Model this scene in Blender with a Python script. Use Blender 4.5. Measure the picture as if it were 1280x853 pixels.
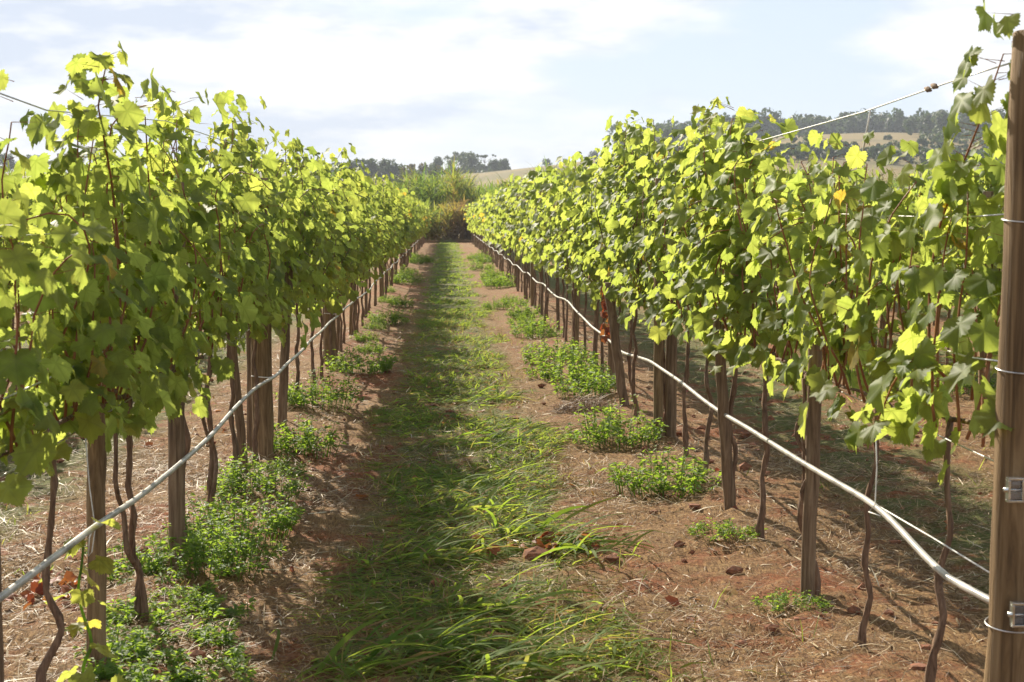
import bpy, math, random
import numpy as np
from mathutils import Vector, Matrix

# ------------------------------------------------------------------ scene, camera, light
S = bpy.context.scene
for o in list(bpy.data.objects): bpy.data.objects.remove(o)
COL = S.collection
R = math.radians
rng = np.random.default_rng(11)
random.seed(11)

FOC = 2000.0; CX, CY = 640.0, 426.5; VPX, VPY = 557.0, 268.0
CAMZ = 1.6
YAW = math.atan((CX - VPX) / FOC); PITCH = math.atan((CY - VPY) / FOC)
Fv = np.array([math.sin(YAW) * math.cos(PITCH), math.cos(YAW) * math.cos(PITCH), -math.sin(PITCH)])
Rv = np.array([math.cos(YAW), -math.sin(YAW), 0.0])
Uv = np.cross(Rv, Fv)
def ray(px, py): return Fv + (px - CX) / FOC * Rv - (py - CY) / FOC * Uv
def on_x(px, py, X):
    d = ray(px, py); return np.array([0, 0, CAMZ]) + d * (X / d[0])
def on_y(px, py, Y):
    d = ray(px, py); return np.array([0, 0, CAMZ]) + d * (Y / d[1])
def on_z(px, py, Z=0.0):
    d = ray(px, py); return np.array([0, 0, CAMZ]) + d * ((Z - CAMZ) / d[2])

cam = bpy.data.cameras.new('camera'); camo = bpy.data.objects.new('camera', cam); COL.objects.link(camo)
cam.sensor_width = 36; cam.lens = 36 * FOC / 1280; cam.clip_end = 6000; cam.clip_start = 0.05
M = Matrix(((Rv[0], Uv[0], -Fv[0], 0), (Rv[1], Uv[1], -Fv[1], 0), (Rv[2], Uv[2], -Fv[2], CAMZ), (0, 0, 0, 1)))
camo.matrix_world = M
cam.dof.use_dof = True; cam.dof.focus_distance = 9.0; cam.dof.aperture_fstop = 9.0
S.camera = camo

SUN_AZ, SUN_EL = R(-24), R(31)          # azimuth from +Y, negative = left
w = bpy.data.worlds.new("World"); S.world = w; w.use_nodes = True
nt = w.node_tree; nt.nodes.clear()
def N(t, typ, **kw):
    n = t.nodes.new(typ)
    for k, v in kw.items():
        if k.startswith('i_'):
            key = k[2:]; key = int(key) if key.isdigit() else key.replace('_', ' ')
            n.inputs[key].default_value = v
        else: setattr(n, k, v)
    return n
sky = N(nt, 'ShaderNodeTexSky', sky_type='NISHITA', sun_disc=False, sun_elevation=SUN_EL, sun_rotation=SUN_AZ,
        altitude=900, air_density=1.0, dust_density=1.2, ozone_density=1.0)
tc = N(nt, 'ShaderNodeTexCoord')
mp = N(nt, 'ShaderNodeMapping'); mp.inputs['Scale'].default_value = (5, 5, 15); mp.inputs['Location'].default_value = (3.1, 1.7, 0.35)
nz = N(nt, 'ShaderNodeTexNoise', i_Scale=1.0, i_Detail=7.0, i_Roughness=0.52, i_Distortion=0.0)
rp = N(nt, 'ShaderNodeValToRGB')
rp.color_ramp.elements[0].position = 0.36; rp.color_ramp.elements[1].position = 0.48
mp2 = N(nt, 'ShaderNodeMapping'); mp2.inputs['Scale'].default_value = (7, 7, 24); mp2.inputs['Location'].default_value = (1.3, 4.7, 2.0)
nz2 = N(nt, 'ShaderNodeTexNoise', i_Scale=1.0, i_Detail=5.0, i_Roughness=0.6)
rp2 = N(nt, 'ShaderNodeValToRGB')
rp2.color_ramp.elements[0].position = 0.40; rp2.color_ramp.elements[0].color = (5.0, 5.6, 6.7, 1)
rp2.color_ramp.elements[1].position = 0.54; rp2.color_ramp.elements[1].color = (7.7, 7.75, 7.8, 1)
gap = N(nt, 'ShaderNodeMixRGB', blend_type='MIX'); gap.inputs[0].default_value = 0.85
gap.inputs[2].default_value = (5.0, 5.8, 7.1, 1)
mix = N(nt, 'ShaderNodeMixRGB')
bg = N(nt, 'ShaderNodeBackground', i_Strength=0.076); wo = N(nt, 'ShaderNodeOutputWorld')
L = nt.links.new
L(tc.outputs['Generated'], mp.inputs[0]); L(mp.outputs[0], nz.inputs['Vector']); L(nz.outputs['Fac'], rp.inputs[0])
L(tc.outputs['Generated'], mp2.inputs[0]); L(mp2.outputs[0], nz2.inputs['Vector']); L(nz2.outputs['Fac'], rp2.inputs[0])
L(sky.outputs[0], gap.inputs[1])
L(rp.outputs[0], mix.inputs[0]); L(gap.outputs[0], mix.inputs[1]); L(rp2.outputs[0], mix.inputs[2])
sz = N(nt, 'ShaderNodeSeparateXYZ'); L(tc.outputs['Generated'], sz.inputs[0])      # clearer blue overhead, cloud low down
hi = N(nt, 'ShaderNodeMapRange', interpolation_type='SMOOTHSTEP'); L(sz.outputs[2], hi.inputs[0]); hi.inputs[1].default_value = .16; hi.inputs[2].default_value = .55
hi.inputs[4].default_value = .55
top = N(nt, 'ShaderNodeMixRGB'); L(hi.outputs[0], top.inputs[0]); L(mix.outputs[0], top.inputs[1]); L(sky.outputs[0], top.inputs[2])
L(top.outputs[0], bg.inputs[0]); L(bg.outputs[0], wo.inputs[0])

sl = bpy.data.lights.new('sun', 'SUN'); sl.energy = 5.0; sl.angle = R(0.55); sl.color = (1.0, 0.91, 0.75)
so = bpy.data.objects.new('sun', sl); COL.objects.link(so)
sd = Vector((math.sin(SUN_AZ) * math.cos(SUN_EL), math.cos(SUN_AZ) * math.cos(SUN_EL), math.sin(SUN_EL)))
so.rotation_euler = sd.to_track_quat('Z', 'Y').to_euler(); so.location = (-20, 40, 40)

S.view_settings.view_transform = 'Standard'; S.view_settings.look = 'None'
S.view_settings.gamma = 1.0; S.view_settings.exposure = 0.95; S.view_settings.use_curve_mapping = False
S.render.engine = 'CYCLES'
S.cycles.max_bounces = 8; S.cycles.transparent_max_bounces = 8; S.cycles.transmission_bounces = 5
S.cycles.diffuse_bounces = 4; S.cycles.glossy_bounces = 3; S.cycles.volume_bounces = 0
S.cycles.use_denoising = True
S.cycles.caustics_reflective = False; S.cycles.caustics_refractive = False

# ------------------------------------------------------------------ mesh helpers
class Acc:
    """collects triangles; builds one mesh"""
    def __init__(s): s.v = []; s.t = []; s.m = []; s.uv = []; s.tint = []; s.n = 0
    def add(s, v, t, mat=0, uv=None, tint=None):
        v = np.asarray(v, float).reshape(-1, 3); t = np.asarray(t, np.int64).reshape(-1, 3)
        s.v.append(v); s.t.append(t + s.n); s.m.append(np.full(len(t), mat, np.int32))
        s.uv.append(np.zeros((len(v), 2)) if uv is None else uv)
        s.tint.append(np.full(len(v), 0.5) if tint is None else np.broadcast_to(np.asarray(tint, float), (len(v),)))
        s.n += len(v); return s
    def mesh(s, name, mats, smooth=True):
        v = np.concatenate(s.v); t = np.concatenate(s.t); m = np.concatenate(s.m)
        uv = np.concatenate(s.uv); ti = np.concatenate(s.tint)
        me = bpy.data.meshes.new(name)
        me.vertices.add(len(v)); me.loops.add(3 * len(t)); me.polygons.add(len(t))
        me.vertices.foreach_set('co', v.astype(np.float32).ravel())
        me.loops.foreach_set('vertex_index', t.astype(np.int32).ravel())
        me.polygons.foreach_set('loop_start', np.arange(0, 3 * len(t), 3, dtype=np.int32))
        me.polygons.foreach_set('loop_total', np.full(len(t), 3, np.int32))
        me.polygons.foreach_set('material_index', m)
        me.polygons.foreach_set('use_smooth', np.full(len(t), smooth, bool))
        u = me.uv_layers.new(name='UVMap'); u.data.foreach_set('uv', uv[t.ravel()].astype(np.float32).ravel())
        a = me.attributes.new('tint', 'FLOAT', 'POINT'); a.data.foreach_set('value', ti.astype(np.float32))
        for q in (mats if isinstance(mats, (list, tuple)) else [mats]): me.materials.append(q)
        me.update(calc_edges=True); me.validate(); return me
    def obj(s, name, mats, parent=None, smooth=True):
        return link(name, s.mesh(name, mats, smooth), parent)
def link(name, me, parent=None):
    o = bpy.data.objects.new(name, me); COL.objects.link(o)
    if parent: o.parent = parent
    return o
def tag(o, label=None, cat=None, group=None, kind=None):
    for k, v in (('label', label), ('category', cat), ('group', group), ('kind', kind)):
        if v: o[k] = v
    return o
def empty(name, loc, label, cat, group=None, rz=0):
    o = bpy.data.objects.new(name, None); COL.objects.link(o); o.location = loc; o.rotation_euler = (0, 0, rz)
    o.empty_display_size = 0.1
    return tag(o, label, cat, group)
def copy_tree(o, parent=None):
    c = o.copy(); COL.objects.link(c); c.parent = parent
    for ch in o.children: copy_tree(ch, c)
    return c
def unit(a): return a / np.maximum(np.linalg.norm(a, axis=-1, keepdims=True), 1e-9)

def tube(acc, path, rad, sides=6, mat=0, rough=0.0, caps=True, tint=0.5, r_=None):
    r_ = r_ or rng
    P = np.asarray(path, float); n = len(P); rad = np.broadcast_to(np.asarray(rad, float), (n,))
    T = np.gradient(P, axis=0); T = unit(T)
    ref = np.array([0.31, 0.93, 0.17]) if abs(T[0] @ np.array([0, 0, 1])) > 0.6 else np.array([0.05, 0.1, 1.0])
    A = unit(np.cross(T, ref)); B = np.cross(T, A)
    th = np.arange(sides) * 2 * math.pi / sides
    ring = P[:, None, :] + rad[:, None, None] * (np.cos(th)[None, :, None] * A[:, None, :] + np.sin(th)[None, :, None] * B[:, None, :]) \
        * (1 + (r_.normal(0, rough, (n, sides, 1)) if rough else 0)) \
        - (P[:, None, :] * (r_.normal(0, rough, (n, sides, 1)) * 0 if rough else 0))
    if rough:
        k = 1 + r_.normal(0, rough, (n, sides, 1))
        base = rad[:, None, None] * (np.cos(th)[None, :, None] * A[:, None, :] + np.sin(th)[None, :, None] * B[:, None, :])
        ring = P[:, None, :] + base * k
    V = ring.reshape(-1, 3); t = []
    for i in range(n - 1):
        for j in range(sides):
            a = i * sides + j; b = i * sides + (j + 1) % sides
            t += [(a, b, b + sides), (a, b + sides, a + sides)]
    if caps:
        V = np.vstack([V, P[0], P[-1]]); c0 = n * sides; c1 = c0 + 1
        for j in range(sides):
            t.append((c0, (j + 1) % sides, j)); k = (n - 1) * sides
            t.append((c1, k + j, k + (j + 1) % sides))
    acc.add(V, t, mat, tint=tint); return acc

# leaf outlines (angle from tip in degrees, radius)
_H = [(0, 1.0), (6, .82), (11, .90), (17, .76), (22, .80), (29, .69), (36, .80), (41, .74), (48, .86), (52, .82), (57, .94), (63, .78), (70, .84), (80, .68),
      (88, .74), (93, .69), (99, .77), (105, .69), (114, .78), (121, .63), (129, .69), (135, .57), (144, .58), (155, .46), (167, .3)]
_Mh = [(0, 1.0), (27, .74), (55, .94), (84, .70), (113, .76), (150, .48)]
_Lh = [(0, 1.0), (55, .9), (115, .7)]
def outline(h):
    pts = [(a, r) for a, r in h] + [(360 - a, r) for a, r in h[1:]][::-1]
    xy = np.array([(r * math.sin(R(a)), r * math.cos(R(a))) for a, r in pts])
    xy = np.vstack([[0, 0], xy]); n = len(pts)
    t = [(0, i + 1, (i + 1) % n + 1) for i in range(n)]
    return xy, np.array([(a, c, b) for a, b, c in t])
LEAF = {'hi': outline(_H), 'mid': outline(_Mh), 'lo': outline(_Lh)}
def add_leaves(acc, P, Nrm, Tip, size, lod='hi', mat=0, r_=None, tint=None, fold=(0.05, 0.35), curl=0.35):
    """P petiole joint, Nrm blade normal, Tip direction of the tip, all (N,3)"""
    r_ = r_ or rng; n = len(P)
    if not n: return
    xy, t = LEAF[lod]
    Nrm = unit(Nrm); Tip = unit(Tip - (Tip * Nrm).sum(1, keepdims=True) * Nrm); X = np.cross(Tip, Nrm)
    x = xy[None, :, 0] * r_.uniform(.9, 1.12, (n, 1)); y = np.repeat(xy[None, :, 1], n, 0)
    rr = np.hypot(x, y); th = np.arctan2(x, y)
    z = r_.uniform(*fold, (n, 1)) * np.abs(x) - r_.uniform(-.1 * curl, 1.5 * curl, (n, 1)) * rr ** 2 \
        + 0.10 * rr * np.sin(3 * th + r_.uniform(0, 6.3, (n, 1))) + 0.08 * rr * np.sin(5 * th + r_.uniform(0, 6.3, (n, 1)))
    s = np.asarray(size)[:, None]
    V = P[:, None, :] + (x * s)[..., None] * X[:, None, :] + (y * s)[..., None] * Tip[:, None, :] + (z * s)[..., None] * Nrm[:, None, :]
    k = len(xy); T = (t[None] + (np.arange(n) * k)[:, None, None]).reshape(-1, 3)
    ti = r_.uniform(0, 1, n) if tint is None else np.broadcast_to(tint, (n,))
    acc.add(V.reshape(-1, 3), T, mat, uv=np.tile(xy, (n, 1)), tint=np.repeat(ti, k))

def add_blades(acc, root, az, length, width, elev, droop, seg=4, mat=0, tint=0.5, r_=None, zmin=0.006):
    """grass-like arching blades"""
    r_ = r_ or rng; n = len(root)
    if not n: return
    u = np.linspace(0, 1, seg + 1)[None]
    e = np.asarray(elev)[:, None] - np.asarray(droop)[:, None] * u
    ds = np.asarray(length)[:, None] / seg
    ec = (e[:, :-1] + e[:, 1:]) / 2
    h = np.concatenate([np.zeros((n, 1)), np.cumsum(np.cos(ec) * ds, 1)], 1)
    z = np.concatenate([np.zeros((n, 1)), np.cumsum(np.sin(ec) * ds, 1)], 1)
    azv = np.asarray(az)[:, None] + r_.normal(0, .25, (n, 1)) * u
    P = np.stack([root[:, 0:1] + h * np.cos(azv), root[:, 1:2] + h * np.sin(azv), np.maximum(root[:, 2:3] + z, zmin + 0 * z)], -1)
    sd = np.stack([-np.sin(azv), np.cos(azv), 0 * azv + r_.normal(0, .35, (n, 1))], -1)
    wv = np.asarray(width)[:, None] * (np.minimum(1, .5 + 2 * u) * (1 - u ** 2.2) + .03) / 2
    V = np.stack([P - sd * wv[..., None], P + sd * wv[..., None]], 2).reshape(n, -1, 3)
    f = []
    for i in range(seg):
        a = 2 * i; f += [(a, a + 1, a + 3), (a, a + 3, a + 2)]
    T = (np.array(f)[None] + (np.arange(n) * 2 * (seg + 1))[:, None, None]).reshape(-1, 3)
    ti = np.broadcast_to(tint, (n,)); acc.add(V.reshape(-1, 3), T, mat, tint=np.repeat(ti, 2 * (seg + 1)))

# ------------------------------------------------------------------ materials
def newmat(name):
    m = bpy.data.materials.new(name); m.use_nodes = True; t = m.node_tree; t.nodes.clear()
    out = N(t, 'ShaderNodeOutputMaterial'); return m, t, out
def ramp(t, stops):
    r = N(t, 'ShaderNodeValToRGB'); e = r.color_ramp.elements
    while len(e) > 1: e.remove(e[-1])
    e[0].position = stops[0][0]; e[0].color = (*stops[0][1], 1)
    for p, c in stops[1:]:
        q = e.new(p); q.color = (*c, 1)
    return r
def leafy(name, stops, trans, tmix=0.45, rough=0.45, under=None, veins=False, spec=0.4):
    """two-sided blade: colour by per-leaf value, light through the blade"""
    m, t, out = newmat(name); K = t.links.new
    at = N(t, 'ShaderNodeAttribute', attribute_name='tint')
    r = ramp(t, stops); K(at.outputs['Fac'], r.inputs[0]); col = r.outputs[0]
    r2 = ramp(t, trans); K(at.outputs['Fac'], r2.inputs[0]); tcol = r2.outputs[0]
    if veins:
        uv = N(t, 'ShaderNodeUVMap', uv_map='UVMap'); sp = N(t, 'ShaderNodeSeparateXYZ'); K(uv.outputs[0], sp.inputs[0])
        an = N(t, 'ShaderNodeMath', operation='ARCTAN2'); K(sp.outputs[0], an.inputs[0]); K(sp.outputs[1], an.inputs[1])
        sn = N(t, 'ShaderNodeMath', operation='SNAP'); K(an.outputs[0], sn.inputs[0]); sn.inputs[1].default_value = R(56)
        ad = N(t, 'ShaderNodeMath', operation='ADD'); K(an.outputs[0], ad.inputs[0]); ad.inputs[1].default_value = R(28)
        K(ad.outputs[0], sn.inputs[0])
        df = N(t, 'ShaderNodeMath', operation='SUBTRACT'); K(an.outputs[0], df.inputs[0]); K(sn.outputs[0], df.inputs[1])
        si = N(t, 'ShaderNodeMath', operation='SINE'); K(df.outputs[0], si.inputs[0])
        ab = N(t, 'ShaderNodeMath', operation='ABSOLUTE'); K(si.outputs[0], ab.inputs[0])
        ln = N(t, 'ShaderNodeVectorMath', operation='LENGTH'); K(uv.outputs[0], ln.inputs[0])
        ml = N(t, 'ShaderNodeMath', operation='MULTIPLY'); K(ab.outputs[0], ml.inputs[0]); K(ln.outputs['Value'], ml.inputs[1])
        mr = N(t, 'ShaderNodeMapRange'); K(ml.outputs[0], mr.inputs[0]); mr.inputs[1].default_value = 0.012; mr.inputs[2].default_value = 0.045
        mr.inputs[3].default_value = 0.6; mr.inputs[4].default_value = 0.0
        mx = N(t, 'ShaderNodeMixRGB'); K(mr.outputs[0], mx.inputs[0]); K(col, mx.inputs[1]); mx.inputs[2].default_value = (.25, .28, .09, 1)
        mt = N(t, 'ShaderNodeMixRGB', blend_type='MULTIPLY'); K(mr.outputs[0], mt.inputs[0]); K(tcol, mt.inputs[1]); mt.inputs[2].default_value = (.55, .6, .4, 1)
        col = mx.outputs[0]; tcol = mt.outputs[0]
        # blotchy blade
        nb = N(t, 'ShaderNodeTexNoise', i_Scale=22.0, i_Detail=2.0)
        vb = N(t, 'ShaderNodeMapRange'); K(nb.outputs['Fac'], vb.inputs[0]); vb.inputs[1].default_value = .3; vb.inputs[2].default_value = .7
        vb.inputs[3].default_value = .78; vb.inputs[4].default_value = 1.15
        for which in (0, 1):
            q = N(t, 'ShaderNodeVectorMath', operation='SCALE'); K(col if not which else tcol, q.inputs[0]); K(vb.outputs[0], q.inputs['Scale'])
            if which: tcol = q.outputs[0]
            else: col = q.outputs[0]
    if under:
        ge = N(t, 'ShaderNodeNewGeometry'); mu = N(t, 'ShaderNodeMixRGB'); fm = N(t, 'ShaderNodeMath', operation='MULTIPLY')
        K(ge.outputs['Backfacing'], fm.inputs[0]); fm.inputs[1].default_value = 0.5
        K(fm.outputs[0], mu.inputs[0]); K(col, mu.inputs[1]); mu.inputs[2].default_value = (*under, 1); col = mu.outputs[0]
    p = N(t, 'ShaderNodeBsdfPrincipled', i_Roughness=rough); K(col, p.inputs['Base Color'])
    p.inputs['Specular IOR Level'].default_value = spec
    tr = N(t, 'ShaderNodeBsdfTranslucent'); K(tcol, tr.inputs[0])
    ms = N(t, 'ShaderNodeMixShader'); ms.inputs[0].default_value = tmix
    K(p.outputs[0], ms.inputs[1]); K(tr.outputs[0], ms.inputs[2]); K(ms.outputs[0], out.inputs[0])
    return m
M_vine = leafy('vine_leaf', [(0, (.062, .105, .030)), (.5, (.098, .148, .034)), (.85, (.135, .18, .040)), (.94, (.14, .16, .04)), (1, (.24, .20, .045))],
               [(0, (.42, .53, .085)), (.5, (.56, .64, .11)), (.85, (.66, .69, .12)), (.94, (.72, .68, .11)), (1, (.78, .54, .07))],
               tmix=.57, rough=.52, under=(.12, .17, .045), veins=True, spec=.13)
M_grass = leafy('grass_blade', [(0, (.055, .11, .02)), (.5, (.095, .15, .03)), (.72, (.16, .21, .04)), (.86, (.24, .16, .06)), (1, (.34, .22, .10))],
                [(0, (.30, .50, .04)), (.5, (.43, .56, .06)), (.72, (.56, .60, .09)), (.86, (.42, .28, .09)), (1, (.45, .30, .12))], tmix=.48, rough=.65, spec=.08)
M_weed = leafy('weed_leaf', [(0, (.06, .115, .028)), (1, (.125, .19, .05))], [(0, (.3, .5, .04)), (1, (.48, .64, .06))], tmix=.48, rough=.6, spec=.2)
M_cane = leafy('cane_leaf', [(0, (.05, .09, .025)), (.5, (.09, .13, .03)), (.75, (.22, .19, .06)), (1, (.28, .19, .09))],
               [(0, (.20, .34, .05)), (.5, (.36, .43, .06)), (.75, (.52, .41, .07)), (1, (.30, .18, .07))], tmix=.5, rough=.7, spec=.12)
M_tree = leafy('tree_leaf', [(0, (.022, .04, .016)), (.6, (.04, .062, .022)), (1, (.075, .065, .035))],
               [(0, (.07, .12, .03)), (.6, (.12, .18, .04)), (1, (.16, .14, .06))], tmix=.3, rough=.6)
M_straw = leafy('straw_strip', [(0, (.10, .047, .02)), (.4, (.30, .185, .08)), (.8, (.47, .34, .17)), (1, (.58, .5, .34))],
                [(0, (.2, .1, .05)), (1, (.5, .4, .25))], tmix=.15, rough=.6)
M_litter = leafy('fallen_leaf', [(0, (.18, .04, .02)), (.5, (.28, .09, .035)), (1, (.36, .24, .08))], [(0, (.5, .1, .03)), (1, (.6, .4, .1))], tmix=.3, rough=.6)

def wood(name, a, b, c, scale=(30, 30, 2.2), bump=.5, rough=.8):
    m, t, out = newmat(name); K = t.links.new
    tc = N(t, 'ShaderNodeTexCoord'); mp = N(t, 'ShaderNodeMapping'); mp.inputs['Scale'].default_value = scale
    K(tc.outputs['Object'], mp.inputs[0])
    n = N(t, 'ShaderNodeTexNoise', i_Scale=1.6, i_Detail=7.0, i_Roughness=.65, i_Distortion=.6); K(mp.outputs[0], n.inputs['Vector'])
    n2 = N(t, 'ShaderNodeTexNoise', i_Scale=2.3, i_Detail=3.0); K(tc.outputs['Object'], n2.inputs['Vector'])
    r = ramp(t, [(.28, a), (.5, b), (.72, c)]); K(n.outputs['Fac'], r.inputs[0])
    hs = N(t, 'ShaderNodeMapRange'); K(n2.outputs['Fac'], hs.inputs[0]); hs.inputs[3].default_value = .65; hs.inputs[4].default_value = 1.35
    q = N(t, 'ShaderNodeVectorMath', operation='SCALE'); K(r.outputs[0], q.inputs[0]); K(hs.outputs[0], q.inputs['Scale'])
    p = N(t, 'ShaderNodeBsdfPrincipled', i_Roughness=rough); K(q.outputs[0], p.inputs['Base Color'])
    p.inputs['Specular IOR Level'].default_value = .25
    bu = N(t, 'ShaderNodeBump', i_Strength=bump, i_Distance=.01); K(n.outputs['Fac'], bu.inputs['Height']); K(bu.outputs[0], p.inputs['Normal'])
    K(p.outputs[0], out.inputs[0]); return m
M_post = wood('post_wood', (.06, .034, .016), (.21, .135, .065), (.37, .26, .14))
M_bigpost = wood('foreground_post_wood', (.035, .018, .007), (.19, .118, .053), (.33, .225, .115), scale=(22, 22, 1.1), bump=1.0)
M_stake = wood('stake_wood', (.065, .04, .022), (.20, .13, .075), (.33, .24, .15))
M_bark = wood('vine_bark', (.06, .034, .02), (.19, .115, .07), (.33, .22, .14), scale=(45, 45, 5), bump=.9)
M_cane_wood = wood('cane_wood', (.16, .06, .03), (.28, .11, .05), (.36, .18, .08), scale=(40, 40, 8), bump=.3, rough=.55)
M_treebark = wood('tree_bark', (.05, .04, .03), (.10, .08, .06), (.16, .13, .1), scale=(2, 2, .5))
def plain(name, col, rough=.5, metal=0.0, nscale=30, var=.25):
    m, t, out = newmat(name); K = t.links.new
    n = N(t, 'ShaderNodeTexNoise', i_Scale=float(nscale), i_Detail=3.0)
    tc = N(t, 'ShaderNodeTexCoord'); K(tc.outputs['Object'], n.inputs['Vector'])
    lo = tuple(x * (1 - var) for x in col); hi = tuple(min(1, x * (1 + var)) for x in col)
    r = ramp(t, [(.3, lo), (.7, hi)]); K(n.outputs['Fac'], r.inputs[0])
    p = N(t, 'ShaderNodeBsdfPrincipled', i_Roughness=rough, i_Metallic=metal); K(r.outputs[0], p.inputs['Base Color'])
    K(p.outputs[0], out.inputs[0]); return m
M_hose = plain('hose_plastic', (.42, .39, .34), .36, nscale=9, var=.45)
M_wire = plain('galvanised_wire', (.55, .54, .52), .32, .85)
M_string = plain('white_twine', (.72, .70, .64), .7)
M_clip = plain('zinc_metal', (.62, .62, .60), .22, .9)
mg, tg, og = newmat('clear_plastic')
pg = N(tg, 'ShaderNodeBsdfPrincipled', i_Roughness=.08); pg.inputs['Transmission Weight'].default_value = .92
pg.inputs['Base Color'].default_value = (.9, .9, .88, 1); tg.links.new(pg.outputs[0], og.inputs[0]); M_clear = mg

# ------------------------------------------------------------------ terrain
def sstep(a, b, x):
    t = np.clip((x - a) / (b - a), 0, 1); return t * t * (3 - 2 * t)
_PX = np.array([-1500, -400, 0, 250, 430, 500, 600, 680, 740, 800, 840, 920, 1000, 1100, 1200, 1280, 1700, 2600])
_PE = np.array([60, 55, 56, 52, 48, 48, 56, 66, 74, 84, 90, 97, 100, 101, 97, 92, 80, 60])
def gh(x, y):
    """ground height"""
    x = np.asarray(x, float); y = np.asarray(y, float)
    near = .012 * np.sin(2.1 * x + .7 * np.sin(1.3 * y)) + .012 * np.sin(1.7 * y + 1.1 * np.sin(2.3 * x)) + .006 * np.sin(7.3 * x + 3.1 * y) + .006 * np.sin(5.1 * y - 4.3 * x)
    mound = .05 * (np.exp(-((x + 1.2) / .28) ** 2) + np.exp(-((x - 1.5) / .28) ** 2))     # soil banked along the rows
    px = VPX + FOC * x / np.maximum(y, 40.0)
    e = np.interp(px, _PX, _PE)
    hill = e / FOC * 560.0 * sstep(150, 560, y) * (1 + .25 * sstep(560, 1500, y))
    roll = 1.2 * np.sin(x / 37.) * np.sin(y / 51. + 1) * sstep(180, 420, y)
    return (near + mound) * (1 - sstep(60, 110, y)) + hill + roll
def ggh(x, y): return float(gh(x, y))
def axis(lo, hi, s, glo, ghi, k=1.09):
    a = list(np.arange(lo, hi, s)); st = s; p = a[-1]
    while p < ghi: st *= k; p += st; a.append(p)
    st = s; p = a[0]; b = []
    while p > glo: st *= k; p -= st; b.append(p)
    return np.array(b[::-1] + a)
gx = axis(-3.2, 4.6, .07, -1300, 1300, 1.085); gy = axis(3.0, 12.0, .07, -60, 1800, 1.055)
XX, YY = np.meshgrid(gx, gy); ZZ = gh(XX, YY)
fine = (1 - sstep(14, 40, YY)) * (1 - sstep(5, 12, np.abs(XX)))
ZZ = ZZ + (rng.normal(0, .007, ZZ.shape) + .014 * np.sin(9.1 * XX + 3 * np.sin(5.3 * YY)) * np.sin(8.3 * YY + 2 * np.sin(6.1 * XX))) * fine
V = np.stack([XX, YY, ZZ], -1).reshape(-1, 3); nx = len(gx); ny = len(gy)
I = (np.arange(ny - 1)[:, None] * nx + np.arange(nx - 1)[None]).ravel()
T = np.concatenate([np.stack([I, I + 1, I + nx + 1], 1), np.stack([I, I + nx + 1, I + nx], 1)])

mgd, t, out = newmat('vineyard_soil'); K = t.links.new
geo = N(t, 'ShaderNodeNewGeometry'); sp = N(t, 'ShaderNodeSeparateXYZ'); K(geo.outputs['Position'], sp.inputs[0])
def noise(scale, detail=4, rough=.6, dist=0., stretch=None):
    n = N(t, 'ShaderNodeTexNoise', i_Scale=float(scale), i_Detail=float(detail), i_Roughness=rough, i_Distortion=dist)
    if stretch:
        mpp = N(t, 'ShaderNodeMapping'); mpp.inputs['Scale'].default_value = stretch; mpp.inputs['Rotation'].default_value = (0, 0, .5)
        K(geo.outputs['Position'], mpp.inputs[0]); K(mpp.outputs[0], n.inputs['Vector'])
    else: K(geo.outputs['Position'], n.inputs['Vector'])
    return n.outputs['Fac']
def mrange(v, a, b, c=0., d=1., smooth=True):
    m = N(t, 'ShaderNodeMapRange', interpolation_type='SMOOTHSTEP' if smooth else 'LINEAR')
    K(v, m.inputs[0])
    for i, q in enumerate((a, b, c, d)): m.inputs[i + 1].default_value = q
    return m.outputs[0]
def math_(op, a, b=None):
    m = N(t, 'ShaderNodeMath', operation=op)
    for i, q in enumerate((a, b)):
        if q is None: continue
        if isinstance(q, (int, float)): m.inputs[i].default_value = q
        else: K(q, m.inputs[i])
    return m.outputs[0]
def mixc(f, a, b):
    m = N(t, 'ShaderNodeMixRGB')
    if isinstance(f, float): m.inputs[0].default_value = f
    else: K(f, m.inputs[0])
    for i, q in ((1, a), (2, b)):
        if isinstance(q, tuple): m.inputs[i].default_value = (*q, 1)
        else: K(q, m.inputs[i])
    return m.outputs[0]
n_big = noise(.55, 3); n_mid = noise(3.2, 4, .65); n_fine = noise(38, 5, .75); n_str = noise(1.0, 6, .75, 1.2, (70, 16, 40)); n_str2 = noise(1.0, 6, .75, 1.2, (14, 60, 40))
soil = mixc(mrange(n_fine, .3, .7), (.13, .037, .015), (.37, .118, .045))
straw = mixc(mrange(n_str, .35, .68), (.12, .056, .023), (.39, .235, .10))
straw = mixc(mrange(n_str2, .5, .75), straw, (.36, .23, .105))
cover = math_('ADD', math_('MULTIPLY', n_mid, .6), math_('MULTIPLY', n_big, .5))
c = mixc(mrange(cover, .40, .57, .15, 1.), soil, straw)
# mown green strip in the middle of every alley
u = math_('FRACT', math_('DIVIDE', math_('ADD', math_('ADD', sp.outputs[0], 1.2 + 270), math_('MULTIPLY', math_('SUBTRACT', n_mid, .5), .5)), 2.7))
strip = math_('MULTIPLY', mrange(u, .22, .38), math_('SUBTRACT', 1.0, mrange(u, .58, .74)))
gcol = mixc(mrange(n_fine, .35, .7), (.06, .085, .02), (.19, .21, .06))
gr = math_('MULTIPLY', strip, mrange(math_('ADD', n_mid, math_('MULTIPLY', sp.outputs[1], .003)), .40, .56, .0, .85))
c = mixc(gr, c, gcol)
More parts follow.
